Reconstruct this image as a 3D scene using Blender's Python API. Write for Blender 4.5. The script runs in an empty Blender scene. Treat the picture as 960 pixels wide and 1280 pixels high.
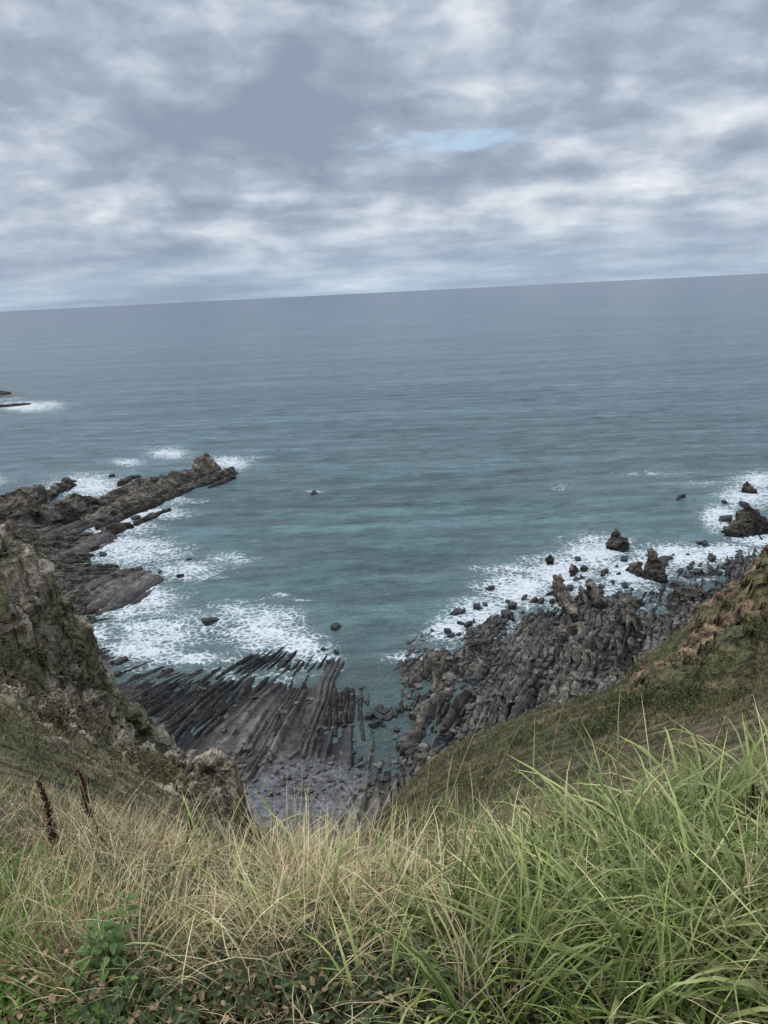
import bpy, math, numpy as np, bmesh
from mathutils import Matrix, Vector
rng=np.random.default_rng(7)
H=60.0; F=960.0
PITCH=math.radians(16.0); ROLL=math.radians(-2.86)
sc=bpy.context.scene
# ---------------------------------------------------------------- camera
R=Matrix.Rotation(math.pi/2-PITCH,3,'X')@Matrix.Rotation(ROLL,3,'Z')
cam_d=bpy.data.cameras.new("camera"); cam=bpy.data.objects.new("camera",cam_d)
sc.collection.objects.link(cam)
cam_d.sensor_fit='VERTICAL'; cam_d.sensor_height=36; cam_d.lens=27; cam_d.clip_start=0.05; cam_d.clip_end=100000
cam.matrix_world=Matrix.Translation((0,0,H))@R.to_4x4()
sc.camera=cam
Rn=np.array(R)
# survey helpers: bearings measured from the viewpoint turned into world points
def ray(u,v):
    u=np.asarray(u,float); v=np.asarray(v,float)
    c=np.stack([(u-480)/F,-(v-640)/F,-np.ones_like(u)],-1)
    return c@Rn.T
def at_dist(u,v,d):
    r=ray(u,v); h=np.hypot(r[...,0],r[...,1]); r=r*(np.asarray(d)/h)[...,None]; r[...,2]+=H; return r
def at_z(u,v,z=0.0):
    r=ray(u,v); r=r*((z-H)/r[...,2])[...,None]; r[...,2]+=H; return r
# ---------------------------------------------------------------- noise
def _h(ix,iy,iz):
    n=(ix.astype(np.int64)*374761393+iy.astype(np.int64)*668265263+iz.astype(np.int64)*2147483647)&0xffffffff
    n=((n^(n>>13))*1274126177)&0xffffffff
    n=(n^(n>>16)); n=(n*2246822519)&0xffffffff; n=n^(n>>15)
    return (n&0xffffff)/float(0xffffff)
def vn(x,y,z):
    x,y,z=np.broadcast_arrays(np.asarray(x,float),y,z)
    ix=np.floor(x);iy=np.floor(y);iz=np.floor(z)
    fx=x-ix;fy=y-iy;fz=z-iz
    fx=fx*fx*(3-2*fx);fy=fy*fy*(3-2*fy);fz=fz*fz*(3-2*fz)
    r=0
    for a in (0,1):
        for b in (0,1):
            for c in (0,1):
                r=r+_h(ix+a,iy+b,iz+c)*(fx if a else 1-fx)*(fy if b else 1-fy)*(fz if c else 1-fz)
    return r
def fbm(x,y,z,o=4,g=0.5):
    r=0;a=1;t=0
    for k in range(o):
        f=2.03**k
        r=r+a*vn(x*f+k*17.3,y*f+k*5.1,z*f+k*9.7); t+=a; a*=g
    return r/t
def rid(x,y,z,o=4,g=0.5):
    r=0;a=1;t=0
    for k in range(o):
        f=2.03**k
        r=r+a*(1-np.abs(2*vn(x*f+k*17.3,y*f+k*5.1,z*f+k*9.7)-1)); t+=a; a*=g
    return r/t
def sstep(a,b,x):
    t=np.clip((x-a)/(b-a),0,1); return t*t*(3-2*t)
# ---------------------------------------------------------------- mesh
def build(name,V,Fc,mat,smooth=True,col=None,parent=None,extra=None):
    me=bpy.data.meshes.new(name)
    V=np.nan_to_num(np.asarray(V,np.float32).reshape(-1,3)); Fc=np.asarray(Fc,np.int32); k=Fc.shape[1]
    me.vertices.add(len(V)); me.vertices.foreach_set("co",V.ravel())
    me.loops.add(Fc.size); me.loops.foreach_set("vertex_index",Fc.ravel())
    me.polygons.add(len(Fc)); me.polygons.foreach_set("loop_start",np.arange(len(Fc),dtype=np.int32)*k)
    me.update(calc_edges=True)
    me.polygons.foreach_set("use_smooth",np.full(len(me.polygons),bool(smooth)))
    if col is not None:
        ca=me.color_attributes.new("Col",'FLOAT_COLOR','POINT')
        c=np.ones((len(V),4),np.float32); c[:,:3]=np.asarray(col).reshape(-1,3); ca.data.foreach_set("color",c.ravel())
    if extra is not None:
        for n,a in extra.items():
            at=me.attributes.new(n,'FLOAT','POINT'); at.data.foreach_set("value",np.asarray(a,np.float32).ravel())
    me.materials.append(mat)
    ob=bpy.data.objects.new(name,me); sc.collection.objects.link(ob)
    if parent: ob.parent=parent
    return ob
def gridf(n,m):
    i=np.arange(n-1)[:,None]; j=np.arange(m-1)[None,:]
    a=i*m+j
    return np.stack([a,a+m,a+m+1,a+1],-1).reshape(-1,4)
# ---------------------------------------------------------------- materials
def newmat(name):
    m=bpy.data.materials.new(name); m.use_nodes=True; nt=m.node_tree; nt.nodes.clear()
    out=nt.nodes.new("ShaderNodeOutputMaterial"); return m,nt,out
def N(nt,t,**kw):
    n=nt.nodes.new(t)
    for k,v in kw.items(): setattr(n,k,v)
    return n
def L(nt,a,b): nt.links.new(a,b)
def mathn(nt,op,a,b=None,c=None,clamp=False):
    n=nt.nodes.new("ShaderNodeMath"); n.operation=op; n.use_clamp=clamp
    for i,x in enumerate((a,b,c)):
        if x is None: continue
        if isinstance(x,(int,float)): n.inputs[i].default_value=x
        else: nt.links.new(x,n.inputs[i])
    return n.outputs[0]
def mixc(nt,f,a,b,mode='MIX'):
    n=nt.nodes.new("ShaderNodeMix"); n.data_type='RGBA'; n.blend_type=mode
    for i,x in ((0,f),(6,a),(7,b)):
        if isinstance(x,(int,float)): n.inputs[i].default_value=x
        elif isinstance(x,tuple): n.inputs[i].default_value=(*x,1) if len(x)==3 else x
        else: nt.links.new(x,n.inputs[i])
    return n.outputs[2]
def ramp(nt,f,stops):
    n=nt.nodes.new("ShaderNodeValToRGB"); e=n.color_ramp.elements
    while len(e)<len(stops): e.new(0.5)
    for k,(p,c) in enumerate(stops):
        e[k].position=p; e[k].color=(*c,1) if isinstance(c,tuple) else (c,c,c,1)
    nt.links.new(f,n.inputs[0]); return n.outputs[0]
def mapr(nt,f,a,b,c=0.0,d=1.0):
    n=nt.nodes.new("ShaderNodeMapRange"); n.interpolation_type='SMOOTHSTEP'
    nt.links.new(f,n.inputs[0])
    for i,x in enumerate((a,b,c,d)): n.inputs[i+1].default_value=x
    return n.outputs[0]
def noise(nt,vec,scale,detail=6,rough=0.55,dist=0.0,out=0):
    n=N(nt,"ShaderNodeTexNoise"); n.inputs["Scale"].default_value=scale; n.inputs["Detail"].default_value=detail
    n.inputs["Roughness"].default_value=rough; n.inputs["Distortion"].default_value=dist
    if vec is not None: L(nt,vec,n.inputs["Vector"])
    return n.outputs[out]
def mapping(nt,vec,scale=(1,1,1),rot=(0,0,0),loc=(0,0,0)):
    n=N(nt,"ShaderNodeMapping"); n.inputs["Scale"].default_value=scale; n.inputs["Rotation"].default_value=rot; n.inputs["Location"].default_value=loc
    L(nt,vec,n.inputs["Vector"]); return n.outputs[0]
def rock_mat(name,scale=1.0,bump=0.4,rough=0.85,strata=(0.3,0.3,2.0),cracks=0.0,lo=0.2):
    m,nt,out=newmat(name)
    p=N(nt,"ShaderNodeBsdfPrincipled"); p.inputs["Roughness"].default_value=rough; p.inputs["Specular IOR Level"].default_value=0.3
    pos=N(nt,"ShaderNodeNewGeometry").outputs["Position"]
    col=N(nt,"ShaderNodeVertexColor",layer_name="Col").outputs[0]
    n1=noise(nt,pos,0.9*scale,4,0.75); n2=noise(nt,mapping(nt,pos,strata,(0.3,0.2,0.4)),1.2*scale,3,0.75,0.0)
    f=mathn(nt,'ADD',mathn(nt,'MULTIPLY',n1,0.55),mathn(nt,'MULTIPLY',n2,0.5))
    if cracks>0:
        v=N(nt,"ShaderNodeTexVoronoi",feature='DISTANCE_TO_EDGE'); v.inputs["Scale"].default_value=cracks
        w_=N(nt,"ShaderNodeVectorMath",operation='ADD'); L(nt,mapping(nt,pos,(1,1,.55)),w_.inputs[0]); L(nt,noise(nt,pos,1.2,2,.6,0,1),w_.inputs[1]); L(nt,w_.outputs[0],v.inputs["Vector"])
        f=mathn(nt,'ADD',f,mathn(nt,'MULTIPLY',mapr(nt,v.outputs["Distance"],0,0.10,-0.11,0.02),1.0))
    tone=ramp(nt,f,[(0.36,lo),(0.48,0.65),(0.58,1.2),(0.74,1.8)])
    c=mixc(nt,1.0,col,tone,'MULTIPLY')
    L(nt,c,p.inputs["Base Color"])
    b=N(nt,"ShaderNodeBump"); b.inputs["Strength"].default_value=bump; b.inputs["Distance"].default_value=1.0/scale
    L(nt,f,b.inputs["Height"]); L(nt,b.outputs[0],p.inputs["Normal"]); L(nt,p.outputs[0],out.inputs[0])
    return m
def leaf_mat(name,rough=0.55,tr=0.25,spec=0.25):
    m,nt,out=newmat(name)
    col=N(nt,"ShaderNodeVertexColor",layer_name="Col").outputs[0]
    p=N(nt,"ShaderNodeBsdfPrincipled"); p.inputs["Roughness"].default_value=rough
    p.inputs["Specular IOR Level"].default_value=spec
    L(nt,col,p.inputs["Base Color"])
    if tr>0:
        t=N(nt,"ShaderNodeBsdfTranslucent"); L(nt,col,t.inputs[0])
        mx=N(nt,"ShaderNodeMixShader"); mx.inputs[0].default_value=tr
        L(nt,p.outputs[0],mx.inputs[1]); L(nt,t.outputs[0],mx.inputs[2]); L(nt,mx.outputs[0],out.inputs[0])
    else: L(nt,p.outputs[0],out.inputs[0])
    return m
M_shore=rock_mat("wet_shore_rock",1.4,0.7,0.6)
M_fin=rock_mat("stack_rock",0.9,1.0,0.75,(0.35,0.35,2.0))
M_cliff=rock_mat("cliff_rock",0.9,1.0,0.9,(1.5,1.0,0.5),0.45,0.25)
M_soil=rock_mat("soil",4.0,0.5,0.95,(1,1,1))
M_grass=leaf_mat("grass_blade",0.45,0.25,0.35); M_dry=leaf_mat("dry_straw",0.7,0.0,0.15)

# ---------------------------------------------------------------- world / sky
w=bpy.data.worlds.new("sky"); sc.world=w; w.use_nodes=True; nt=w.node_tree; nt.nodes.clear()
SUN_EL=math.radians(48); SUN_AZ=math.radians(-60)
out=N(nt,"ShaderNodeOutputWorld")
sky=N(nt,"ShaderNodeTexSky",sky_type='NISHITA',sun_disc=False); sky.sun_elevation=SUN_EL; sky.sun_rotation=SUN_AZ
bgs=N(nt,"ShaderNodeBackground"); bgs.inputs[1].default_value=0.15; L(nt,sky.outputs[0],bgs.inputs[0])
d=N(nt,"ShaderNodeTexCoord").outputs["Generated"]
sep=N(nt,"ShaderNodeSeparateXYZ"); L(nt,d,sep.inputs[0]); X,Y,Z=sep.outputs
den=mathn(nt,'ADD',mathn(nt,'MAXIMUM',Z,0.0),0.15)
cx=N(nt,"ShaderNodeCombineXYZ"); L(nt,mathn(nt,'DIVIDE',X,den),cx.inputs[0]); L(nt,mathn(nt,'DIVIDE',Y,den),cx.inputs[1])
cv=cx.outputs[0]
big=noise(nt,mapping(nt,cv,(0.8,1.0,1),loc=(3.2,1.4,0)),0.8,2,0.5)
med=noise(nt,mapping(nt,cv,(1,1.0,1),loc=(9.1,4.3,0)),2.2,5,0.52)
puff=noise(nt,mapping(nt,d,(1,1,1.9),loc=(2.6,0.9,0.7)),12.0,5,0.52,0.35)
f=mathn(nt,'ADD',mathn(nt,'MULTIPLY',big,0.40),mathn(nt,'ADD',mathn(nt,'MULTIPLY',med,0.34),mathn(nt,'MULTIPLY',puff,0.36)))
cl=ramp(nt,f,[(0.44,(0.285,0.345,0.445)),(0.51,(0.36,0.425,0.53)),(0.565,(0.48,0.545,0.645)),(0.61,(0.62,0.675,0.755)),(0.70,(0.88,0.91,0.95))])
hz=mapr(nt,Z,0.0,0.10,1,0)
band=noise(nt,mapping(nt,d,(1.6,1.6,11)),3.0,5,0.58)
hc=ramp(nt,band,[(0.38,(0.31,0.40,0.52)),(0.50,(0.39,0.495,0.62)),(0.60,(0.50,0.61,0.735)),(0.70,(0.64,0.74,0.83))])
cl=mixc(nt,mathn(nt,'MULTIPLY',hz,0.9),cl,hc)
zb=mapr(nt,Z,0.34,0.85,1.0,2.3)
vm=N(nt,"ShaderNodeVectorMath",operation='SCALE'); L(nt,cl,vm.inputs[0]); L(nt,zb,vm.inputs["Scale"])
bgc=N(nt,"ShaderNodeBackground"); L(nt,vm.outputs[0],bgc.inputs[0]); bgc.inputs[1].default_value=1.0
def dirmask(u,v,ru,rv):
    r=ray(u,v); r=r/np.linalg.norm(r)
    sx=mathn(nt,'DIVIDE',mathn(nt,'SUBTRACT',X,float(r[0])),ru); sz=mathn(nt,'DIVIDE',mathn(nt,'SUBTRACT',Z,float(r[2])),rv)
    return mathn(nt,'ADD',mathn(nt,'MULTIPLY',sx,sx),mathn(nt,'MULTIPLY',sz,sz))
gap=dirmask(570,177,0.09,0.010)
gn=noise(nt,mapping(nt,d,(1,1,3.2)),22,4,0.6)
gap=mathn(nt,'ADD',gap,mathn(nt,'MULTIPLY',mathn(nt,'SUBTRACT',gn,0.48),7.0))
gm=mapr(nt,gap,-0.6,2.0,0.75,0.0)
front=mapr(nt,Y,0.0,0.2,0,1); gm=mathn(nt,'MULTIPLY',gm,front)
ms=N(nt,"ShaderNodeMixShader"); L(nt,gm,ms.inputs[0]); L(nt,bgc.outputs[0],ms.inputs[1]); L(nt,bgs.outputs[0],ms.inputs[2])
L(nt,ms.outputs[0],out.inputs[0])
sd_=bpy.data.lights.new("sun",'SUN'); sd_.energy=1.5; sd_.angle=math.radians(10); sd_.color=(1,0.96,0.9)
so=bpy.data.objects.new("sun",sd_); sc.collection.objects.link(so)
sv=Vector((math.sin(SUN_AZ)*math.cos(SUN_EL),math.cos(SUN_AZ)*math.cos(SUN_EL),math.sin(SUN_EL)))
so.rotation_euler=sv.to_track_quat('Z','Y').to_euler(); so.location=(0,-10,90)
sc.view_settings.view_transform='Standard'; sc.view_settings.look='None'; sc.view_settings.exposure=0

# ---------------------------------------------------------------- shore terrain
def poly(pts): 
    a=np.array(pts,float); return at_z(a[:,0],a[:,1],0.0)[:,:2]
PA=poly([(-300,600),(0,640),(60,652),(125,650),(132,672),(88,693),(72,706),(130,712),(183,722),(180,742),(135,768),(108,785),(60,800),(-300,800)])
PB=poly([(-300,800),(100,800),(145,832),(190,838),(240,842),(300,826),(345,814),(388,820),(412,838),(452,838),(450,870),(440,898),(470,912),(498,900),(498,860),(490,828),(530,822),(550,800),(585,792),(625,772),(680,765),(740,745),(800,735),(850,712),(900,705),(960,688),(1300,640),(1300,1280),(-300,1280)])
PC=poly([(905,662),(925,650),(960,645),(1200,620),(1200,668),(960,672)])
PD=poly([(-200,480),(5,489),(28,497),(20,511),(-200,520)])
def sdist(P,x,y):
    dmin=np.full(x.shape,1e9); ins=np.zeros(x.shape,bool); n=len(P)
    for k in range(n):
        ax,ay=P[k]; bx,by=P[(k+1)%n]
        ex,ey=bx-ax,by-ay; t=np.clip(((x-ax)*ex+(y-ay)*ey)/(ex*ex+ey*ey),0,1)
        dmin=np.minimum(dmin,np.hypot(x-ax-t*ex,y-ay-t*ey))
        c=((ay>y)!=(by>y)); xx=ax+(y-ay)*ex/(ey if abs(ey)>1e-9 else 1e-9)
        ins^=(c&(x<xx))
    return np.where(ins,dmin,-dmin)
C=at_z(475,700)[:2]
zB0=at_z(600,905)[:2]; zB1=at_z(680,775)[:2]; dB=(zB1-zB0)/np.linalg.norm(zB1-zB0)
zA0=at_z(125,655)[:2]; zA1=at_z(278,586)[:2]; dA=(zA1-zA0)/np.linalg.norm(zA1-zA0)
def shore(x,y):
    wx=(fbm(x/9,y/9,0.5,4)-.5)*9; wy=(fbm(x/9,y/9,7.5,4)-.5)*9
    sd=np.maximum.reduce([sdist(PA,x+wx,y+wy),sdist(PB,x+wx,y+wy)])
    sC=np.maximum(sdist(PC,x+wx,y+wy),sdist(PD,x+wx,y+wy)); sd=np.maximum(sd,sC)
    r=np.hypot(x,y)
    base=np.where(sd>0,0.0+np.minimum(sd*0.05,1.2),np.maximum(sd*0.12,-4))
    th=np.arctan2(x-C[0],-(y-C[1])); rr=np.hypot(x-C[0],y-C[1])
    def strata(s,a,seed):
        s=s+(fbm(a/20,s/7,seed,3)-.5)*3.0
        ph=s/1.1+(vn(s/3.1,a/40,seed+1)-.5)*2.2; k=np.floor(ph); fr=ph-k
        bedh=_h(k,k*0,k*0+int(seed)); brk=vn(a/4.5+bedh*37,k,seed+3)
        saw=np.where(fr<.78,fr/.78,(1-fr)/.22)
        q3=vn(s/4.5,a/25,seed+8)
        return saw*(0.35+1.0*bedh)*(0.3+0.7*sstep(.3,.5,brk))*0.85+(q3-0.5)*1.1-.1
    f1=strata(th*62,rr,1.0)
    sB=-dB[1]*x+dB[0]*y; aB=dB[0]*x+dB[1]*y
    jx=sB+(fbm(x/5,y/5,3,3)-.5)*3.0; jy=aB+(fbm(x/5,y/5,4,3)-.5)*3.0
    row=np.floor(jx/1.3); off=_h(row,row*0,row*0+3)*5
    cell=_h(row,np.floor((jy+off)/2.4),row*0+9)
    ex=np.abs(((jx/1.3)%1)-.5)*2; ey=np.abs((((jy+off)/2.4)%1)-.5)*2
    crack=np.maximum(sstep(0.66,1,ex),sstep(0.75,1,ey))
    f2=cell*0.45*(1-crack)-crack*.3+(fbm(sB/5,aB/20,5,4)-.5)*2.6+strata(sB,aB,21.)*0.75
    sA=-dA[1]*x+dA[0]*y; aA=dA[0]*x+dA[1]*y
    f3=strata(sA*0.5,aA*0.5,31.)*1.9
    wR=sstep(-3,3,x-(1.5+(y-95)*0.03)); wA=sstep(140,155,y)*sstep(-25,-35,x)
    f=(f1*(1-wR)+f2*wR); f=f*(1-wA)+f3*wA
    f=np.where(sC>-6,f3*0.8,f)
    bc=at_z(372,1000)[:2]
    be=((x-bc[0])/9.5)**2+((y-bc[1])/6.5)**2+(fbm(x/5,y/5,9,4)-.5)*2.6
    beach=1-sstep(0.5,1.4,be)
    f=f*(1-beach*0.9)
    h=base+(f-0.3)*sstep(-9,3,sd)+(fbm(x/.8,y/.8,2,3)-.5)*0.3*sstep(-9,1,sd)
    h=h+beach*0.4+sstep(88,70,r)*1.2
    return h,sd,beach,f,wR
nr,na=760,940
r_=np.geomspace(60,400,nr)[:,None]; a_=np.radians(np.linspace(-36,36,na))[None,:]
x=r_*np.sin(a_); y=r_*np.cos(a_)
h,sd,beach,f,wR=shore(x,y)
base=np.array([0.050,0.045,0.041]); dry=np.array([0.18,0.156,0.13]); peb=np.array([0.125,0.122,0.122])
t=(sstep(0.3,1.7,h)*0.75+0.25*sstep(0.3,0.8,fbm(x/3,y/3,12,3))*sstep(0.1,0.6,h))[...,None]
col=base*(1-t)+dry*t
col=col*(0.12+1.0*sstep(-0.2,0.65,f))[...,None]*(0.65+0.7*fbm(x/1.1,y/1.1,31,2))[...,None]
col=col*(1-beach[...,None])+peb*(0.4+1.1*fbm(x/0.4,y/0.4,3,2))[...,None]*beach[...,None]
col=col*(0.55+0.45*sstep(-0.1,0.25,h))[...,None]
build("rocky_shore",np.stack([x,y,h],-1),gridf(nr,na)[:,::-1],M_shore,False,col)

# ---------------------------------------------------------------- sea
nr,na=720,560
r_=np.concatenate([np.geomspace(55,900,nr-60),np.geomspace(920,60000,60)])[:,None]; a_=np.radians(np.linspace(-60,60,na))[None,:]
x=r_*np.sin(a_); y=r_*np.cos(a_)
hs,sds,_,_,_=shore(x,y)
near=sstep(900,250,r_+0*a_)
# swell trains rolling in from the open sea, bending slightly into the cove
yw=y+x*0.10+ (fbm(x/60,y/45,2.5,3)-.5)*26
ph=yw/15.0*2*math.pi; sw=(np.exp(np.sin(ph)-1)*1.5-.7)*(0.25+1.0*vn(x/55,y/35,6.5))
z=(sw*0.34+(fbm(x/14+y/30,y/7,1,3)-.5)*0.6+(fbm(x/5,y/2.5,4,3)-.5)*0.4)*near
foam=np.zeros_like(x)
patches=[(210,566,36,9,1),(160,578,28,6,.9),(110,607,66,18,1.05),(285,578,38,11,1.05),(310,562,26,3,.5),(150,655,60,18,1.05),(185,640,66,10,1.05),(165,688,84,26,1),(235,712,68,16,.9),(215,625,50,8,.8),
 (285,698,44,11,.8),(165,750,78,32,1),(200,790,78,28,1),(265,780,65,25,.8),(330,785,66,38,1.02),(375,805,50,22,1),(300,765,60,20,.85),(405,822,24,14,.9),(350,742,16,3,1),(375,749,22,2.5,.8),(180,812,70,18,1),(240,822,60,12,.95),
 (510,822,34,6,.95),(565,785,42,19,1.05),(600,765,54,24,1.05),(650,735,68,27,1.1),(700,715,64,29,1.12),(745,690,58,27,1.1),(790,715,58,24,1.1),(850,693,84,19,1.1),(720,745,80,20,1.1),(905,690,55,16,1.1),
 (900,645,32,21,1.05),(935,620,48,18,1.05),(950,600,48,15,1),(960,672,58,15,1.05),(820,592,80,5,.65),(700,608,46,7,.55),(880,604,70,5,.65),(640,712,74,8,.85),
 (35,508,52,8,1.05),(60,505,28,5,.95),(393,614,14,3,.8),(140,560,30,3,.4),(-40,600,60,10,1),(318,572,20,4,.7),(120,790,30,16,.95)]
for (u,v,a,b,s) in patches:
    p0=at_z(u,v)[:2]; e1=at_z(u+a,v)[:2]-p0; e2=at_z(u,v-b)[:2]-p0
    Mi=np.linalg.inv(np.array([e1,e2]).T); dx=x-p0[0]; dy=y-p0[1]
    q=(Mi[0,0]*dx+Mi[0,1]*dy)**2+(Mi[1,0]*dx+Mi[1,1]*dy)**2
    foam=np.maximum(foam,s*np.exp(-q*0.9))
shorefoam=sstep(-1.0,-0.05,hs)*0.5
foam=np.clip(np.maximum(foam,shorefoam*(foam>0.12))*0.94+0.16*shorefoam,0,1.05)
shal=sstep(-14,2,sds)
m,nt,out=newmat("sea_water")
pos=N(nt,"ShaderNodeNewGeometry").outputs["Position"]
fa=N(nt,"ShaderNodeAttribute",attribute_name="foam").outputs["Fac"]; sa=N(nt,"ShaderNodeAttribute",attribute_name="shal").outputs["Fac"]
swa=N(nt,"ShaderNodeAttribute",attribute_name="swell").outputs["Fac"]
ln=N(nt,"ShaderNodeVectorMath",operation='LENGTH'); L(nt,pos,ln.inputs[0]); dist=ln.outputs["Value"]
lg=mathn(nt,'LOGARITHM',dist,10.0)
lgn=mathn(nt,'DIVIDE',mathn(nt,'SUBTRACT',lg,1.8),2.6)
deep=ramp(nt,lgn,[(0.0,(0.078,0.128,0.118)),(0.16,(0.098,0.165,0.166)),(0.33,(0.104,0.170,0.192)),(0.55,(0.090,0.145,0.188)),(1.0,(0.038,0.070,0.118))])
pt=noise(nt,mapping(nt,pos,(0.3,1,1)),0.012,3,0.55)
deep=mixc(nt,1.0,deep,ramp(nt,pt,[(0.3,0.84),(0.7,1.12)]),'MULTIPLY')
st=noise(nt,mapping(nt,pos,(0.3,1,1),(0,0,0.12)),0.22,5,0.8)
deep=mixc(nt,1.0,deep,ramp(nt,st,[(0.36,0.55),(0.5,1.0),(0.64,1.45)]),'MULTIPLY')
st2=noise(nt,mapping(nt,pos,(0.12,1,1),(0,0,0.08)),0.035,3,0.6)
deep=mixc(nt,1.0,deep,ramp(nt,st2,[(0.38,0.84),(0.62,1.14)]),'MULTIPLY')
# light and dark swell faces painted into the water colour as brightness bands
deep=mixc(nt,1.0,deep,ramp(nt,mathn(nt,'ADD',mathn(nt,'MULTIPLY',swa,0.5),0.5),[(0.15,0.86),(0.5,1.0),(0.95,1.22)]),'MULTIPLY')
deep=mixc(nt,mapr(nt,sa,0.2,1.0,0,0.6),deep,(0.068,0.088,0.082))
fn=noise(nt,mapping(nt,pos,(0.8,1.1,1)),0.32,6,0.76,0.9)
wv=N(nt,"ShaderNodeTexVoronoi",feature='DISTANCE_TO_EDGE'); wv.inputs["Scale"].default_value=0.7; wv.voronoi_dimensions='2D'
wadd=N(nt,"ShaderNodeVectorMath",operation='ADD'); L(nt,pos,wadd.inputs[0])
ws=N(nt,"ShaderNodeVectorMath",operation='SCALE'); L(nt,noise(nt,pos,0.4,3,0.6,0,1),ws.inputs[0]); ws.inputs["Scale"].default_value=3.5; L(nt,ws.outputs[0],wadd.inputs[1])
L(nt,wadd.outputs[0],wv.inputs["Vector"])
lace=mathn(nt,'SUBTRACT',1.0,mapr(nt,wv.outputs["Distance"],0.0,0.3,0,1))
pat=mathn(nt,'ADD',mathn(nt,'MULTIPLY',fn,0.85),mathn(nt,'MULTIPLY',lace,0.18))
th=mathn(nt,'SUBTRACT',0.80,mathn(nt,'MULTIPLY',fa,0.49))
fm=mathn(nt,'MULTIPLY',mathn(nt,'SUBTRACT',pat,th),5.5,clamp=True)
fm=mathn(nt,'MULTIPLY',fm,mapr(nt,fa,0.03,0.18,0,1))
milky=mixc(nt,mathn(nt,'MULTIPLY',fa,0.42),deep,(0.28,0.39,0.40))
c=mixc(nt,fm,milky,(0.80,0.83,0.84))
p=N(nt,"ShaderNodeBsdfPrincipled"); L(nt,c,p.inputs["Base Color"]); p.inputs["IOR"].default_value=1.33
L(nt,mathn(nt,'ADD',0.2,mathn(nt,'MULTIPLY',fm,0.5)),p.inputs["Roughness"])
b1=noise(nt,mapping(nt,pos,(0.45,1,1),(0,0,0.1)),0.35,5,0.74,0.0); b2=noise(nt,mapping(nt,pos,(0.3,1,1),(0,0,-0.15)),0.07,1,0.5)
hh=mathn(nt,'ADD',mathn(nt,'MULTIPLY',b1,1.3),mathn(nt,'MULTIPLY',b2,2.0))
b=N(nt,"ShaderNodeBump"); b.inputs["Strength"].default_value=1.0; b.inputs["Distance"].default_value=2.0; L(nt,hh,b.inputs["Height"]); L(nt,b.outputs[0],p.inputs["Normal"])
L(nt,p.outputs[0],out.inputs[0])
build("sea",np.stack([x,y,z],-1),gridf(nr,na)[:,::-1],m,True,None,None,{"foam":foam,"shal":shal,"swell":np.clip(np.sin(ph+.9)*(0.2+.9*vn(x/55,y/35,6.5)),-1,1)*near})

# ---------------------------------------------------------------- rock ridges and stacks
def ridge(name,p0,p1,hgt,width,lean=0.3,prof=None,seed=0,tone=1.0,n=70,m_=22,z0=-1.5,rough=1.0,world=False,notch=0.5):
    A=np.array(p0) if world else at_z(*p0)[:2]; B=np.array(p1) if world else at_z(*p1)[:2]; D=B-A; Ln=np.linalg.norm(D); D=D/Ln; Q=np.array([D[1],-D[0]])
    prof=prof or [(0,0.6),(0.5,1),(1,0.5)]
    t=np.linspace(-0.02,1.02,n); pr=np.interp(t,[q[0] for q in prof],[q[1] for q in prof])
    ends=sstep(-0.02,0.03,t)*sstep(1.02,0.97,t)
    cs=max(0.8,hgt*.6)
    blk=_h(np.floor(t*Ln/cs+seed*3.3),np.floor(t*0)+int(seed),np.floor(t*0))
    hh=hgt*pr*(0.66+notch*vn(t*Ln/(cs*1.6),seed*3.1,0.5)+0.32*blk*notch*2*.6)
    hh=z0+(hh-z0)*ends
    c=np.linspace(0,1,m_)[None,:]
    side=np.where(c<0.42,-1+c/0.42*0.75,np.where(c>0.58,0.25+(c-0.58)/0.42*0.75,(c-0.5)/0.08*0.25))
    up=np.where(c<0.42,c/0.42,np.where(c>0.58,1-(c-0.58)/0.42,1.0))
    up=np.clip(up,0,1)**0.75
    wd=width*0.5*(0.7+0.5*vn(t*Ln/4,seed*2.2,9.5))[:,None]*(0.4+0.6*ends[:,None])
    Zz=z0+(hh[:,None]-z0)*up
    off=side*wd+lean*(Zz-z0)
    al=(t*Ln)[:,None]+0*c
    k=rough*min(width,hgt)*0.2; sc2=max(.35,min(width,hgt)*.16)
    bed=_h(np.floor((Zz+off*.8+al*.05)/(sc2*1.3)),np.floor(al/(sc2*6)),np.floor(0*al)+int(seed))-.5
    ds=(rid(al/(3*sc2),off/(3*sc2),Zz/(1.6*sc2)+seed,3,0.6)-.6)*2*k + bed*k*1.2
    da=(fbm(al/(2*sc2),off/sc2,Zz/sc2+seed+40,3)-.5)*2*k
    off=off+ds; al=al+da; Zz=Zz+(fbm(al/(1.3*sc2),off/(.8*sc2),seed+3.3,3)-.5)*k*1.6
    P=np.empty((n,m_,3)); P[...,:2]=A+al[...,None]*D+off[...,None]*Q; P[...,2]=Zz
    wet=sstep(0.2,max(1.2,hgt*.55),Zz)
    v=(0.42+1.1*(bed+.5))[...,None]*(.6+.7*vn(al/1.5,off,Zz/1.5))[...,None]
    col=(np.array([0.040,0.037,0.034])*(1-wet[...,None])+np.array([0.165,0.136,0.104])*wet[...,None])*tone*v
    return P,gridf(n,m_),col
def ridge_ob(name,*a,**k):
    P,f_,c=ridge(name,*a,**k); return build(name,P,f_,M_fin,False,c)
def ridge_set(name,lst):
    V=[];F_=[];C_=[];n0=0
    for a,k in lst:
        P,f_,c=ridge(name,*a,**k); V.append(P.reshape(-1,3)); F_.append(f_+n0); C_.append(c.reshape(-1,3)); n0+=P.shape[0]*P.shape[1]
    return build(name,np.concatenate(V),np.concatenate(F_),M_fin,False,np.concatenate(C_))
RN="rock_ridge"
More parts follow.
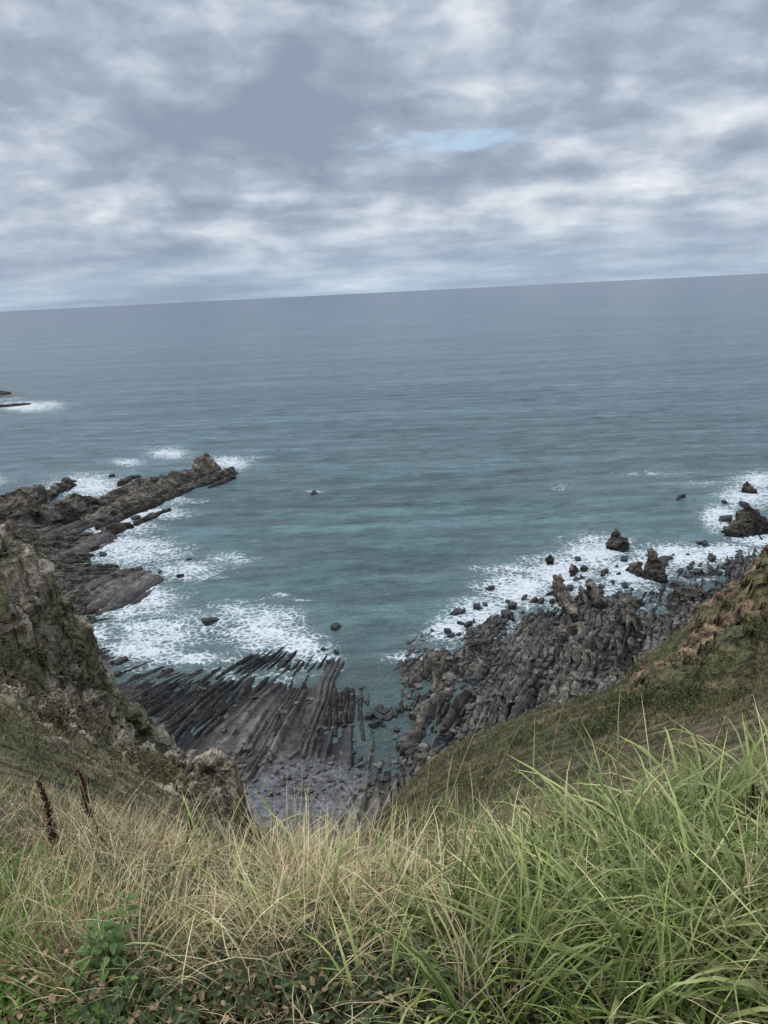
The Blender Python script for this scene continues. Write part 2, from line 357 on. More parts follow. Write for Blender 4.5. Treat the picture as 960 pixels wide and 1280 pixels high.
ridge_ob("rock_headland",(-110,672),(66,655),12.5,12,-0.2,[(0,.85),(.6,.95),(.9,1.08),(.97,1.05),(1,.85)],1,1.2,150,44,notch=.22)
ridge_ob(RN,(-60,692),(52,674),5,10,-0.3,[(0,1),(.8,.9),(1,.3)],2,.6,110,30)
ridge_ob(RN,(62,662),(128,638),6.5,5,-0.4,[(0,1.0),(.3,.8),(.6,1),(1,.6)],3,.9,90,28)
ridge_ob(RN,(58,628),(94,606),3.5,3,-0.4,[(0,.6),(.9,1),(1,.7)],4,.95)
ridge_ob(RN,(95,650),(215,603),3.4,3,-0.6,[(0,.7),(.5,1),(.9,.9),(1,.4)],5,.9,150)
ridge_ob(RN,(104,656),(245,606),3.2,2.2,-0.6,[(0,.7),(.5,1),(.9,.9),(1,.4)],25,.7,150)
ridge_ob(RN,(112,660),(280,590),5.2,3.2,-0.6,[(0,.5),(.3,.8),(.55,.85),(.8,.95),(.97,1.4),(1,1.0)],6,1.3,200,28)
ridge_ob(RN,(122,664),(262,604),2.4,2.0,-0.6,[(0,.5),(.5,.9),(1,.5)],26,.6,160,20)
ridge_ob(RN,(150,620),(196,600),2.5,2,-0.5,None,7,.9)
ridge_ob(RN,(150,608),(178,596),1.8,1.6,-0.5,None,27,.7)
ridge_ob(RN,(214,622),(299,592),2.6,2.2,-0.5,[(0,.4),(.3,.8),(1,1.1)],8,.9,120)
ridge_ob(RN,(262,612),(298,598),1.4,1.4,-0.5,[(0,.4),(.3,.8),(1,1.1)],28,.6,60)
ridge_ob(RN,(128,672),(168,660),2.6,3.5,-0.3,None,9,.6)
ridge_ob(RN,(168,657),(216,638),1.5,1.8,-0.3,None,10,.65)
g=np.random.default_rng(21); lst=[]
for k in range(18):
    v0=700+k*5.0; u1=[118,120,112,150,172,184,184,182,180,172,160,150,140,135,130,128,122,112][k]+g.uniform(-8,4)
    lst.append((((g.uniform(-10,70),v0+g.uniform(4,9)),(u1,v0-g.uniform(4,9)),g.uniform(1.0,2.6),g.uniform(1.2,2.4),-0.4,[(0,1),(.6,.8),(1,.3)],100+k,g.uniform(.45,.8),110,16),{}))
for k in range(6):
    lst.append((((g.uniform(0,40),678+k*4),(118-k*6,672+k*5),g.uniform(1.5,3),g.uniform(2,4),-0.3,[(0,1),(.5,.9),(1,.4)],130+k,.5,90,16),{}))
ridge_set("rock_ledges",lst)
ridge_ob("offshore_reef",(-60,497),(14,492),4,8,-0.2,[(0,1),(.8,.7),(1,.3)],15,.5,50)
ridge_ob("offshore_reef",(-40,514),(40,505),2.5,6,-0.3,[(0,1),(.6,.6),(1,.3)],16,.45,50)
lst=[]; L0=[(150,862),(175,892),(205,925),(235,940),(270,960),(310,970),(345,975),(380,968),(410,945),(430,922),(443,905)]; L1=[(228,822),(262,832),(296,832),(322,838),(345,832),(372,822),(392,824),(408,836),(422,838),(438,840),(450,842)]
for k in range(72):
    q=k/71*10+g.uniform(-.1,.1); q=min(max(q,0),10)
    a=(np.interp(q,range(11),[p_[0] for p_ in L0]),np.interp(q,range(11),[p_[1] for p_ in L0])); b_=(np.interp(q,range(11),[p_[0] for p_ in L1]),np.interp(q,range(11),[p_[1] for p_ in L1]))
    s0=g.uniform(0,.6); s1=min(1.0,s0+g.uniform(.2,.5))
    pa=(a[0]+(b_[0]-a[0])*s0,a[1]+(b_[1]-a[1])*s0); pb=(a[0]+(b_[0]-a[0])*s1,a[1]+(b_[1]-a[1])*s1)
    big_=k in (41,42)
    lst.append(((pa,pb,1.3 if big_ else g.uniform(.3,.7),1.5 if big_ else g.uniform(.5,.95),-0.8,[(0,.5),(.4,1),(.8,.8),(1,.3)],200+k,g.uniform(.5,1.15),100,10,-0.6),{}))
for k in range(80):
    u0=g.uniform(515,900); v0=g.uniform(max(745,835-(u0-500)*.3),945-(u0-500)*.27 if u0<900 else 800)
    p_=at_z(u0,v0)[:2]; hh_,sdd,_,_,_=shore(p_[:1],p_[1:2])
    if sdd[0]<-1: continue
    an=g.normal(0,.12); ca,sa_=math.cos(an),math.sin(an); dr=np.array([dB[0]*ca-dB[1]*sa_,dB[0]*sa_+dB[1]*ca]); l_=g.uniform(4,14)
    lst.append(((tuple(p_-dr*l_/2),tuple(p_+dr*l_/2),.9+g.uniform(.2,1.05)**1.5,g.uniform(.6,1.7),-0.7,None,300+k,g.uniform(.55,1.1),int(l_*7)+16,10,-0.3),{"world":True}))
ridge_set("strata_ridges",lst)
SN="sea_stack"
ridge_ob(SN,(722,782),(700,738),5.2,2.8,-0.25,[(0,0.45),(.35,.8),(.75,1.05),(1,.9)],51,1.25,80,32,-1,1.2,notch=.3)
ridge_ob(SN,(756,764),(744,742),5.2,2.8,-0.4,[(0,.7),(.5,1),(1,.7)],52,1.25,60,30,-1,1.2,notch=.3)
ridge_ob(SN,(740,762),(732,746),3.2,1.6,-0.4,None,53,1.0,50,26,-1,1.2)
ridge_ob(SN,(762,684),(782,690),3.6,3.2,-0.3,[(0,1.1),(.5,.8),(1,.6)],54,.8,50,28,-1,1.4)
ridge_ob(SN,(806,722),(832,730),5.4,3.0,-0.2,[(0,1.25),(.4,.9),(1,.3)],55,1.1,60,30,-1,1.3)
ridge_ob(SN,(786,712),(800,722),2.4,2,-0.3,None,56,.8,40,20,-1,1.2)
ridge_ob(SN,(838,752),(880,748),2.6,4,-0.3,None,57,.7,60,24,-1,1.2)
ridge_ob(SN,(905,668),(965,664),3.6,6,-0.3,[(0,.3),(.4,1),(1,.7)],58,.6,70,28,-1,1.3)
ridge_ob(SN,(924,652),(950,648),3.4,3,-0.3,None,59,.6,50,24,-1,1.3)
ridge_ob(SN,(928,614),(944,618),2.6,2.4,-0.3,[(0,1),(1,.5)],60,.5,30,18,-1,1.3)
ridge_ob(SN,(588,822),(610,812),2.4,2.6,-0.3,[(0,.6),(.3,1.1),(1,.5)],61,.7,50,26,-1,1.3)
ridge_ob(SN,(683,704),(692,704),2.0,1.6,-0.1,None,62,.5,24,16,-1,1.3)
ridge_ob(SN,(775,768),(805,758),2.4,2.4,-0.3,None,63,.8,50,24,-1,1.2)
ridge_ob(SN,(700,800),(735,786),2.0,2.4,-0.3,None,64,.75,50,24,-1,1.2)
ridge_ob(SN,(716,722),(722,712),2.0,1.2,-0.3,None,65,.7,30,18,-1,1.2)

# ---------------------------------------------------------------- boulders
bm=bmesh.new(); bmesh.ops.create_icosphere(bm,subdivisions=2,radius=1); 
icv=np.array([v.co for v in bm.verts]); icf=np.array([[v.index for v in f.verts] for f in bm.faces]); bm.free()
def boulders(name,C_,S_,mat,tone,seed=0):
    g=np.random.default_rng(seed); n=len(C_); V=np.repeat(icv[None],n,0)
    for k,(ax,cc) in enumerate([((1,0,0),.62),((-1,0,0),.62),((0,1,0),.62),((0,-1,0),.62),((0,0,1),.5),((0,0,-1),.5)]+[(None,.7)]*3):
        d_=g.normal(size=(n,3)) if ax is None else np.array(ax)[None]+g.normal(size=(n,3))*.14
        d_=d_/np.linalg.norm(d_,axis=1)[:,None]; c=cc*g.uniform(0.75,1.15,(n,1))
        dp=np.einsum('nvi,ni->nv',V,d_); V=V-np.maximum(dp-c,0)[...,None]*d_[:,None,:]
    V=V*1.35*np.stack([g.uniform(.6,1.0,n),g.uniform(.8,1.7,n),g.uniform(.5,.9,n)],1)[:,None,:]
    a=math.atan2(-dB[0],dB[1])+g.normal(0,.6,n); ca,sa_=np.cos(a),np.sin(a)
    Xv=V[...,0]*ca[:,None]-V[...,1]*sa_[:,None]; Yv=V[...,0]*sa_[:,None]+V[...,1]*ca[:,None]
    V=np.stack([Xv,Yv,V[...,2]+Xv*g.normal(0,.25,n)[:,None]],-1)*S_[:,None,None]+C_[:,None,:]
    Fc=(icf[None]+(np.arange(n)*len(icv))[:,None,None]).reshape(-1,3)
    col=np.repeat(tone[:,None,:],len(icv),1)
    return build(name,V.reshape(-1,3),Fc,mat,False,col.reshape(-1,3))
g=np.random.default_rng(5)
uv=np.concatenate([np.stack([g.uniform(490,980,7500),g.uniform(690,960,7500)],1),np.stack([g.uniform(100,540,4600),g.uniform(800,1010,4600)],1),np.stack([g.uniform(60,190,250),g.uniform(690,800,250)],1)])
P=at_z(uv[:,0],uv[:,1]); h,_,b,_,_=shore(P[:,0],P[:,1]); S=.12+.56*g.random(len(P))**3.4
P[:,2]=h+S*0.12
k=(h>-0.15)&((b<0.5)|(g.random(len(h))<0.7)); 
cl_=fbm(P[:,0]/6,P[:,1]/6,3,3); k&=(cl_>0.51)|(g.random(len(h))<0.2)|(b>.4); k&=~((uv[:,0]<440)&(uv[:,1]<945)&(g.random(len(h))<0.9))
P,S,bb=P[k],S[k],b[k]; S=np.where(bb>.5,S*.6,S); T=np.array([0.108,0.094,0.080])*g.uniform(0.35,1.5,(len(P),1))
boulders("boulders",P,S,M_shore,T,3)
sp=[(393,616,1.6),(851,622,1.5),(847,624,.7),(265,777,1.3),(261,780,.9),(420,784,1.0),(613,736,1.1),(596,760,1.0),(572,765,.9),(187,706,.9),(174,712,1.0),(200,716,.7),(225,720,.8),(186,730,.9),(236,700,.7),(688,700,1.1),(722,700,1.0),(730,712,.9),(640,760,1.2),(668,752,1.0),(560,790,.9),(620,780,1.2),(906,650,1.6),(905,628,1.2),(930,632,1.2),(872,716,1.3),(890,700,1.4),(846,732,1.3),(860,722,1.2),(830,700,1.2),(780,700,1.2),(118,686,1.6),(128,694,1.2),(170,648,1.3),(108,670,1.4),(390,618,.9),(90,604,1.8),(140,595,1.5),(205,598,1.5),(310,840,.7),(356,826,.8),(150,828,1.0),(146,845,1.1),(168,848,.9),(420,815,.6),(404,812,.5)]
sp=sp+[(g.uniform(560,900),0,g.uniform(.4,1.0)) for _ in range(60)]+[(g.uniform(448,498),g.uniform(885,915),g.uniform(.4,.8)) for _ in range(14)]
sp=[(a,b_ if b_ else 800-(a-540)*.29+g.uniform(-26,4),c_) for a,b_,c_ in sp]
sp=np.array(sp); P=at_z(sp[:,0],sp[:,1]); P[:,2]=0.1
boulders("boulders",P,sp[:,2],M_shore,np.tile(np.array([[0.045,0.042,0.04]]),(len(P),1)),4)

# ---------------------------------------------------------------- cliff-top terrain
def K(tab,u): 
    a=np.array(tab,float); return np.interp(u,a[:,0],a[:,1]),(np.interp(u,a[:,0],a[:,2]) if a.shape[1]>2 else None)
nu=900
U=np.linspace(-420,1380,nu)
ones=np.ones(nu)
rows=[]
rows.append(np.stack([(U-480)/480*9,-8*ones,58.9*ones],-1))
rows.append(np.stack([(U-480)/480*1.3,0.2*ones,58.45*ones],-1))
rows.append(at_z(U,1290*ones,58.4))
v,_=K([(-420,1150),(0,1180),(1000,1185),(1400,1140)],U); rows.append(at_z(U,v,58.3))
v,_=K([(-420,1010),(0,1062),(120,1080),(240,1098),(310,1115),(400,1124),(500,1120),(620,1096),(760,1060),(880,1026),(960,1002),(1380,910)],U); rows.append(at_z(U,v,58.0))
v,dd=K([(-420,930,9),(0,985,9),(120,1025,9),(240,1070,8),(310,1130,7),(400,1150,6),(500,1140,7),(620,1085,8),(760,1035,9),(880,990,10),(960,960,10),(1380,870,10)],U); rows.append(at_dist(U,v,dd))
v,dd=K([(-420,800,34),(0,865,38),(120,940,38),(240,1010,34),(310,1075,30),(400,1100,28),(500,1060,30),(560,1000,34),(620,970,36),(760,915,36),(880,880,38),(960,850,40),(1380,750,40)],U); rows.append(at_dist(U,v,dd))
v,dd=K([(-420,380,48),(-250,520,50),(-60,622,51),(0,660,51),(30,676,52),(52,706,52),(75,738,52),(88,768,52),(105,792,52),(118,826,51),(140,858,50),(162,888,49),(185,905,48),(205,930,46),(225,948,44),(240,966,42),(250,950,41),(262,943,40),(285,950,40),(298,968,40),(308,1005,41),(320,1035,44),(400,1060,48),(460,1035,50),(500,988,53),(540,946,57),(600,916,59),(650,894,59),(720,874,58),(780,852,57),(800,828,56),(830,802,56),(860,776,56),(880,752,55),(900,738,55),(930,708,55),(960,684,55),(1000,650,55),(1200,540,55),(1380,440,55)],U)
crest=at_dist(U,v,dd); rows.append(crest)
def beyond(dplus,zf):
    r=crest[:,:2]; n=np.linalg.norm(r,axis=1)[:,None]; q=np.empty_like(crest); q[:,:2]=r/n*(n+dplus); q[:,2]=zf*crest[:,2] if zf>0 else -4; return q
rows.append(beyond(4,0.80)); rows.append(beyond(9,0.35)); rows.append(beyond(15,-1))
rows=np.array(rows)
segs=[8,10,26,30,24,50,170,24,20,12]
parts=[];kid=[]
for k,s in enumerate(segs):
    t=np.linspace(0,1,s,endpoint=False)[:,None,None]
    parts.append(rows[k]*(1-t)+rows[k+1]*t); kid+= [k+q/s for q in range(s)]
parts.append(rows[-1:]); kid.append(len(segs)); T_=np.concatenate(parts,0); kid=np.array(kid)
for it in range(6):
    T2=T_.copy(); T2[1:-1]=(T_[:-2]+2*T_[1:-1]+T_[2:])/4
    pin=np.exp(-((kid-7)/0.05)**2)[:,None,None]; T_=T2*(1-pin)+T_*pin
D=np.hypot(T_[...,0],T_[...,1]); KID=kid[:,None]+0*D; UU=U[None,:]+0*D
x,y,z=T_[...,0],T_[...,1],T_[...,2]
amp=sstep(4,40,D)
n1=fbm(x/7,y/7,z/7,5,.55)-.5; n2=fbm(x/2.2,y/2.2,z/2.2,5,.6)-.5
crag=rid(x/4.5+3,y/4.5,z/7,5,.6)
fine=rid(x/1.3,y/1.3,z/2.2,4,.6)-.6
left=sstep(330,250,UU)
rocky=left*sstep(5.15,6.1,KID+n1*1.2)
rockR=sstep(740,860,UU+n1*300)*sstep(6.05,6.5,KID+n1*1.0)
rocky=np.maximum(rocky,rockR*0.8)
zz_=z+x*0.35+n1*3; step=np.round(zz_/1.3)*1.3-zz_
dz=n1*2.0*amp+n2*0.6*amp+(fbm(x/.5,y/.5,3,3)-.5)*0.10*sstep(20,2,D)
dz=dz+rocky*amp*((crag-.7)*3.0+step*0.7+fine*1.4)
att=1-0.5*np.exp(-((KID-7)/0.2)**2)
T_[...,2]=z+dz*att
T_[...,0]=x+rocky*amp*(n2*2.2+fine*1.0); T_[...,1]=y+rocky*amp*((fbm(x/2,z/1.2,y/2,4,.6)-.5)*2.6+fine*1.0)
soil=np.array([0.05,0.043,0.027]); gveg=np.array([0.082,0.088,0.034]); bveg=np.array([0.145,0.11,0.06]); rockc=np.array([0.43,0.37,0.285]); rockr=np.array([0.30,0.20,0.125]); moss=np.array([0.10,0.10,0.042])
q=sstep(.38,.62,fbm(x/3,y/3,z/3,4))[...,None]; veg=gveg*(1-q)+bveg*q
veg=veg*(0.6+0.8*fbm(x/.7,y/.7,z/.7,4))[...,None]
hu=sstep(.4,.6,fbm(x/3,y/3,z/3+50,3))[...,None]
rk=np.where((UU>500)[...,None],rockr,rockc*(1-hu*.4)+np.array([.32,.23,.14])*hu*.4)*(0.6+0.8*fbm(x/1.5,y/1.5,z/1.0,4))[...,None]
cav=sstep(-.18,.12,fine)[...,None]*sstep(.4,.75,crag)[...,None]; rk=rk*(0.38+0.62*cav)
mo=(sstep(.50,.60,fbm(x/4+9,y/4,z/3,4))*0.85)[...,None]; rk=rk*(1-mo)+moss*mo
rf=sstep(.25,.7,rocky+(fbm(x/1.5,y/1.5,z/1.5,3)-.5)*.8)[...,None]
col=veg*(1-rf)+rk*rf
fg=sstep(5.0,4.4,KID)[...,None]; col=col*(1-fg)+soil*fg*(0.6+0.8*fbm(x/.1,y/.1,1,3))[...,None]
wl=sstep(8.2,9,KID)[...,None]; col=col*(1-wl)+np.array([.12,.11,.1])*wl
Fc=gridf(*D.shape); jj=np.repeat(np.arange(D.shape[0]-1),nu-1); ii=np.tile(np.arange(nu-1),D.shape[0]-1)
kf=kid[jj]; um=U[ii]
def sub(name,mask,mat,sm=True):
    f_=Fc[mask]; us,inv=np.unique(f_,return_inverse=True)
    return build(name,T_.reshape(-1,3)[us],inv.reshape(f_.shape)[:,::-1],mat,sm,col.reshape(-1,3)[us])
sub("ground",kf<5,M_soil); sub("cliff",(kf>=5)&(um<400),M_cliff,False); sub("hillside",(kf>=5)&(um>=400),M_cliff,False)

def samp(n,u0,u1,k0,k1,g,pw=1.0):
    u=g.uniform(u0,u1,n); kk=k0+(k1-k0)*g.random(n)**pw
    fi=np.interp(kk,kid,np.arange(len(kid))); fu=(u-U[0])/(U[1]-U[0])
    i0=np.clip(fi.astype(int),0,len(kid)-2); j0=np.clip(fu.astype(int),0,nu-2); a=(fi-i0)[:,None]; b=(fu-j0)[:,None]
    P=T_[i0,j0]*(1-a)*(1-b)+T_[i0+1,j0]*a*(1-b)+T_[i0,j0+1]*(1-a)*b+T_[i0+1,j0+1]*a*b
    return P,u,kk,rocky[i0,j0]
# ---------------------------------------------------------------- blades
def blades(P,Ln,az,lean,curl,wid,cb,ct,seg=6,tw=0.0,thin_tip=True):
    n=len(P); s=np.linspace(0,1,seg+1)[None,:]
    ang=lean[:,None]+curl[:,None]*s**1.6
    dl=(Ln/seg)[:,None]
    hx=np.cumsum(np.concatenate([np.zeros((n,1)),np.sin(ang[:,:-1])*dl],1),1); hz_=np.cumsum(np.concatenate([np.zeros((n,1)),np.cos(ang[:,:-1])*dl],1),1)
    az2=az[:,None]+tw*s*np.sin(az*7)[:,None]
    cx_=P[:,0:1]+hx*np.cos(az2); cy_=P[:,1:2]+hx*np.sin(az2); cz_=P[:,2:3]+hz_
    w_=wid[:,None]*np.minimum(1,0.5+2*s)*(1-s**2.2*(0.95 if thin_tip else 0.3))*0.5
    pa=az2+np.pi/2+ (np.sin(az*13)*0.7)[:,None]; tz=(np.sin(az*29)*.5)[:,None]*w_
    A=np.stack([cx_-np.cos(pa)*w_,cy_-np.sin(pa)*w_,cz_-tz],-1); B=np.stack([cx_+np.cos(pa)*w_,cy_+np.sin(pa)*w_,cz_+tz],-1)
    V=np.stack([A,B],2)
    b0=(np.arange(n)*(seg+1)*2)[:,None]+ (np.arange(seg)*2)[None,:]
    Fc=np.stack([b0,b0+1,b0+3,b0+2],-1).reshape(-1,4)
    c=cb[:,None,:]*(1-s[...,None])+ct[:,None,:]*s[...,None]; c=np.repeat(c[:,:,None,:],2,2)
    return V,Fc,c
class Bag:
    def __init__(s): s.V=[];s.F=[];s.C=[];s.n=0
    def add(s,*a,**k):
        V,Fc,c=blades(*a,**k)
        V=V.reshape(-1,3); s.V.append(V); s.C.append(c.reshape(-1,3)); s.F.append(Fc+s.n); s.n+=len(V)
    def done(s,name,mat): return build(name,np.concatenate(s.V),np.concatenate(s.F),mat,False,np.concatenate(s.C))
def keep(P,g,minD=0.95):
    return np.linalg.norm(P-np.array([0,0,H]),axis=1)>minD
def colr(g,n,a,b,var=0.25):
    t=g.random((n,1)); return (np.array(a)*(1-t)+np.array(b)*t)*g.uniform(1-var,1+var,(n,1))
GR=Bag(); DR=Bag()
g=np.random.default_rng(11)
def tufts(bag,nt_,per,u0,u1,k0,k1,L0,L1,w0,w1,ca,cb_,la=(0.05,0.5),cu=(0.5,1.8),rad=0.06,seg=6,minD=0.95,pw=1.0,tipmul=1.35,uw=None,dens=True):
    P,u,kk,_=samp(nt_,u0,u1,k0,k1,g,pw)
    if uw is not None: P=P[g.random(nt_)<uw(u,kk)]
    if dens: P=P[fbm(P[:,0]/.45,P[:,1]/.45,w1*1000,3)>g.uniform(.3,.6,len(P))]
    n=len(P)*per; Pc=np.repeat(P,per,0); az=g.uniform(0,6.283,n); rr=rad*np.sqrt(g.random(n))
    ta=np.repeat(g.uniform(0,6.28,len(P)),per)
    Pp=Pc+np.stack([np.cos(az)*rr,np.sin(az)*rr,-0.01*np.ones(n)],1)
    ts=np.repeat(g.uniform(.7,1.15,len(P)),per); k_=keep(Pp,g,minD); n2=k_.sum()
    Ln=(g.uniform(L0,L1,n)*ts)[k_]; c0=(colr(g,n,ca,cb_,.32)*np.repeat(g.uniform(.7,1.3,(len(P),1)),per,0))[k_]
    azz=az+g.normal(0,.4,n); lk=g.random(n)<.45; azz=np.where(lk,ta+g.normal(0,.5,n),azz)
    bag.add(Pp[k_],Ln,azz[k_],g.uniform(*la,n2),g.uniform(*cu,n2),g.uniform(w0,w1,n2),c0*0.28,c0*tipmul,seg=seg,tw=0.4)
G1=(0.12,0.175,0.034); G2=(0.28,0.33,0.09); G3=(0.44,0.44,0.18); S1=(0.42,0.32,0.16); S2=(0.72,0.59,0.35); BR=(0.16,0.11,0.06); S0=(0.22,0.15,0.085)
wr=lambda u,kk: sstep(520,680,u)
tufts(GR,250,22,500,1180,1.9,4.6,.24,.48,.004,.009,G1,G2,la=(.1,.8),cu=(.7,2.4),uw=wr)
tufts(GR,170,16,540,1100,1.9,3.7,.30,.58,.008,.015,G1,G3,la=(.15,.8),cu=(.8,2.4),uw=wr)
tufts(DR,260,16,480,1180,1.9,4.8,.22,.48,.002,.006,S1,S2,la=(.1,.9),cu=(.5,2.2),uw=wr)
# middle: tangled straw over dark scrub
tufts(DR,620,15,100,760,2.1,4.7,.12,.38,.0015,.0045,S1,S2,la=(.2,1.2),cu=(.3,2.2),rad=.1)
tufts(DR,300,14,60,760,2.0,4.7,.12,.34,.002,.005,S0,S1,la=(.3,1.4),cu=(.1,1.6),rad=.12)
tufts(DR,26,34,330,480,2.9,4.6,.26,.44,.002,.0045,S1,S2,la=(.1,.7),cu=(.6,2.0),rad=.05,dens=False)
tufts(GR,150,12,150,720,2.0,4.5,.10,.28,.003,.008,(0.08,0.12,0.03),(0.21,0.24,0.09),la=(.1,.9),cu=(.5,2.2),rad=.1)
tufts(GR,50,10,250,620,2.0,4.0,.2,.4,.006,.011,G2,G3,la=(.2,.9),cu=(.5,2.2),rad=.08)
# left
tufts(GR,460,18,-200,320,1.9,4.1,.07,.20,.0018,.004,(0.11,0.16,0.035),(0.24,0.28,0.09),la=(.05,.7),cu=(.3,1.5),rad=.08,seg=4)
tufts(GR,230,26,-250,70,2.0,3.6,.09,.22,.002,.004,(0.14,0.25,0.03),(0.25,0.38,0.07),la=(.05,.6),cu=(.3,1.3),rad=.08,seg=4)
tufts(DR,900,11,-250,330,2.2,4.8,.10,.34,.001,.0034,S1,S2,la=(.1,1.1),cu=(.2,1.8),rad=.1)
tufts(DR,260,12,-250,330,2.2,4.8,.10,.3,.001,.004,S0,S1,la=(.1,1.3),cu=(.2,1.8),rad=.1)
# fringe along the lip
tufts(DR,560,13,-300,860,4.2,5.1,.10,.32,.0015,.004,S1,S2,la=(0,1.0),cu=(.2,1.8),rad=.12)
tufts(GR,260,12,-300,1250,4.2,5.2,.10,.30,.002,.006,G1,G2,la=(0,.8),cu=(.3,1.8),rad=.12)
GR.done("grass",M_grass); DR.done("dry_grass",M_dry)
SE=Bag()
P,u,kk,_=samp(150,420,1050,3.6,5.0,g); n=len(P)
SE.add(P,g.uniform(.35,.76,n),g.uniform(-.8,.8,n)+np.where(g.random(n)<.5,0,np.pi),g.uniform(0,.3,n),g.uniform(0,.6,n),g.uniform(.0018,.003,n),colr(g,n,S1,S2),colr(g,n,BR,S1),seg=8,thin_tip=False)
P,u,kk,_=samp(130,-100,420,3.6,5.0,g); n=len(P)
SE.add(P,g.uniform(.2,.44,n),g.uniform(0,6.28,n),g.uniform(0,.5,n),g.uniform(0,.6,n),g.uniform(.0016,.0028,n),colr(g,n,BR,S1),colr(g,n,BR,S1),seg=8,thin_tip=False)
SE.done("seed_stems",M_dry)
# hillside scrub
HS=Bag()
def scrub(n,u0,u1,k0,k1,L0,L1,w0,w1,ca,cb_,pw=1.0,thr=.5):
    P,u,kk,rk_=samp(n,u0,u1,k0,k1,g,pw); m_=(rk_<thr)|(g.random(n)<.08); P=P[m_]; n=len(P)
    dd=np.hypot(P[:,0],P[:,1]); sc_=np.clip(dd/26,.35,1.3); cn=fbm(P[:,0]/2.5,P[:,1]/2.5,5,3)
    k2=cn>g.uniform(.3,.62,n); P=P[k2]; sc_=sc_[k2]; n=len(P); c=colr(g,n,ca,cb_,.45)
    HS.add(P,g.uniform(L0,L1,n)*sc_,g.uniform(0,6.28,n),g.uniform(0.2,1.2,n),g.uniform(.2,1.5,n),g.uniform(w0,w1,n)*sc_,c*.5,c*1.2,seg=2)
scrub(42000,-420,420,4.9,6.9,.2,.5,.015,.04,(0.11,0.088,0.042),(0.30,0.225,0.12),.9)
scrub(26000,-420,420,4.9,6.6,.2,.45,.02,.05,(0.045,0.055,0.02),(0.12,0.13,0.05),.9)
scrub(40000,420,1380,4.9,7.1,.2,.45,.02,.045,(0.06,0.068,0.026),(0.145,0.14,0.058),.9)
scrub(30000,420,1380,4.9,7.05,.2,.45,.015,.035,(0.12,0.092,0.05),(0.28,0.20,0.11),.9)
HS.done("hillside_scrub",M_dry)
def leaves(name,P,size,ca,cb_,mat,g,hmax):
    n=len(P); P=P.copy(); P[:,2]+=g.uniform(0,1,n)**.8*hmax
    az=g.uniform(0,6.28,n); el=g.normal(0,.6,n); ro=g.normal(0,.5,n)
    t=np.stack([np.cos(az)*np.cos(el),np.sin(az)*np.cos(el),np.sin(el)],1); s_=np.stack([-np.sin(az),np.cos(az),ro],1); s_/=np.linalg.norm(s_,axis=1)[:,None]
    nn=np.cross(t,s_); L_=size[:,None]
    pts=[P,P+t*L_*.3+s_*L_*.32+nn*L_*.08,P+t*L_*.7+s_*L_*.24+nn*L_*.05,P+t*L_-nn*L_*.1,P+t*L_*.7-s_*L_*.24+nn*L_*.05,P+t*L_*.3-s_*L_*.32+nn*L_*.08]
    V=np.stack(pts,1); b=(np.arange(n)*6)[:,None]
    Fc=np.concatenate([b+np.array([[0,1,2,3]]),b+np.array([[0,3,4,5]])],0)
    c=np.repeat(colr(g,n,ca,cb_,.35)[:,None,:],6,1)
    return build(name,V.reshape(-1,3),Fc,mat,False,c.reshape(-1,3))
def clumps(name,nc,u0,u1,k0,k1,ca,cb_):
    P,u,kk,_=samp(nc,u0,u1,k0,k1,g); out_=[];sz=[]
    for p_ in P:
        rr=g.uniform(.5,1.5); n=int(420*rr); q_=g.normal(size=(n,3)); q_/=np.linalg.norm(q_,axis=1)[:,None]; q_*=(g.random((n,1))**.4)*rr*np.array([1.2,1.2,.55])*(.75+.5*g.random((n,1)))
        out_.append(p_+q_+np.array([0,0,.1])); sz.append(g.uniform(.07,.2,n))
    leaves(name,np.concatenate(out_),np.concatenate(sz),ca,cb_,M_dry,g,.05)
clumps("gorse_bush",34,560,1200,5.7,6.9,(0.03,0.045,0.016),(0.085,0.095,0.033))
clumps("heather",22,-60,250,5.6,6.4,(0.05,0.045,0.022),(0.13,0.095,0.05))
P1,_,_,_=samp(15000,120,800,2.0,4.5,g); P1=P1[keep(P1,g,1.0)]
cc=fbm(P1[:,0]/.25,P1[:,1]/.25,2,3); P1=P1[cc>g.uniform(.3,.62,len(P1))]
leaves("bramble",P1,g.uniform(.012,.034,len(P1)),(0.03,0.05,0.02),(0.12,0.145,0.05),M_grass,g,.14)
P1,_,_,_=samp(9000,-200,760,2.0,4.6,g)
leaves("dead_leaves",P1,g.uniform(.01,.025,len(P1)),(0.14,0.09,0.05),(0.36,0.25,0.14),M_dry,g,.13)
P1,u,kk,_=samp(4000,-250,260,2.0,4.0,g)
leaves("clover",P1,g.uniform(.012,.03,len(P1)),(0.09,0.17,0.03),(0.17,0.28,0.06),M_grass,g,.10)
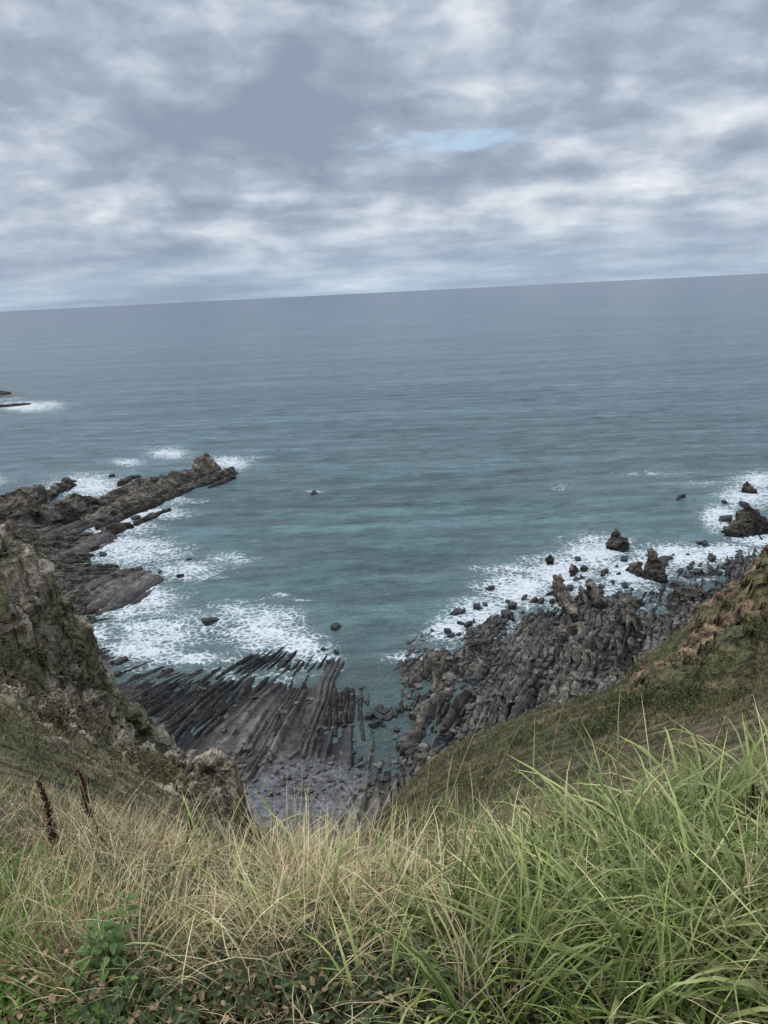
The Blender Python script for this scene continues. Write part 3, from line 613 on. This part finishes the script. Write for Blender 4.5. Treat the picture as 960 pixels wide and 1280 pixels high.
def weed(uvz,hgt,nst,seed):
    g2=np.random.default_rng(seed); c=at_z(*uvz); V=[];F_=[];C_=[];n0=0
    for k in range(nst):
        b0=c+np.array([g2.normal(0,.035),g2.normal(0,.035),0]); a=g2.uniform(0,6.28); tip=b0+np.array([math.cos(a)*.05,math.sin(a)*.05,hgt*g2.uniform(.6,1.1)])
        for q in range(7):
            s=.15+.85*q/6; p_=b0+(tip-b0)*s; l=.050*(1-.55*s)*g2.uniform(.8,1.2)
            for sd2 in (0,math.pi):
                aa=q*1.57+sd2+g2.normal(0,.2); t=np.array([math.cos(aa),math.sin(aa),g2.uniform(-.4,.1)]); sv_=np.array([-math.sin(aa),math.cos(aa),0]); up=np.array([0,0,1.])
                base=p_+t*.006
                pts=[base,base+t*l*.3+sv_*l*.3+up*l*.08,base+t*l*.65+sv_*l*.22+up*l*.03,base+t*l-up*l*.15,base+t*l*.65-sv_*l*.22+up*l*.03,base+t*l*.3-sv_*l*.3+up*l*.08]
                V+=pts; F_+=[[n0,n0+1,n0+2,n0+3],[n0,n0+3,n0+4,n0+5]]; n0+=6
                C_+=[np.array([.15,.23,.06])*g2.uniform(.6,1.25)]*6
    build("leafy_weed",np.array(V),np.array(F_),M_grass,False,np.array(C_))
weed((135,1205,58.45),.13,6,1); weed((120,1268,58.4),.12,6,2); weed((745,1125,58.3),.12,4,3); weed((300,1150,58.3),.1,4,4)
def dock(uvz,hgt,leanx,seed,fat=1.0):
    g2=np.random.default_rng(seed); c=at_z(*uvz); ns=12; V=[];F_=[];C_=[];n0=0
    t=np.linspace(0,1,ns); cl3=np.stack([c[0]+leanx*t**1.4+.01*np.sin(t*9),c[1]+.03*t,c[2]+hgt*t],1)
    for k in range(ns):
        for q in range(5):
            a=q*6.283/5; V.append(cl3[k]+np.array([math.cos(a),math.sin(a),0])*.004*(1-.6*t[k])); C_.append((.09,.035,.025))
    for k in range(ns-1):
        for q in range(5): F_.append([k*5+q,k*5+(q+1)%5,(k+1)*5+(q+1)%5,(k+1)*5+q])
    n0=ns*5
    for k in range(520):
        s=g2.uniform(.35,1.0); whorl=round(s*14)/14+g2.normal(0,.012); p_=np.array([np.interp(whorl,t,cl3[:,i]) for i in range(3)])
        a=g2.uniform(0,6.28); rr=g2.uniform(.002,.018)*fat*(1.25-s*.7); p_=p_+np.array([math.cos(a)*rr,math.sin(a)*rr,g2.normal(0,.006)]); z_=g2.uniform(.003,.006)
        e1=g2.normal(size=3); e1/=np.linalg.norm(e1); e2=np.cross(e1,g2.normal(size=3)); e2/=np.linalg.norm(e2)
        V+=[p_-e1*z_,p_+e2*z_,p_+e1*z_,p_-e2*z_]; F_.append([n0,n0+1,n0+2,n0+3]); n0+=4
        C_+=[np.array([.085,.036,.026])*g2.uniform(.5,1.6)]*4
    build("dock_plant",np.array(V),np.array(F_),M_dry,False,np.array(C_))
dock((88,1110,58.0),.42,-.06,1); dock((122,1050,57.8),.32,-.05,2); dock((925,1090,58.1),.30,.03,3,.7); dock((235,1090,57.9),.22,.02,4,.6)
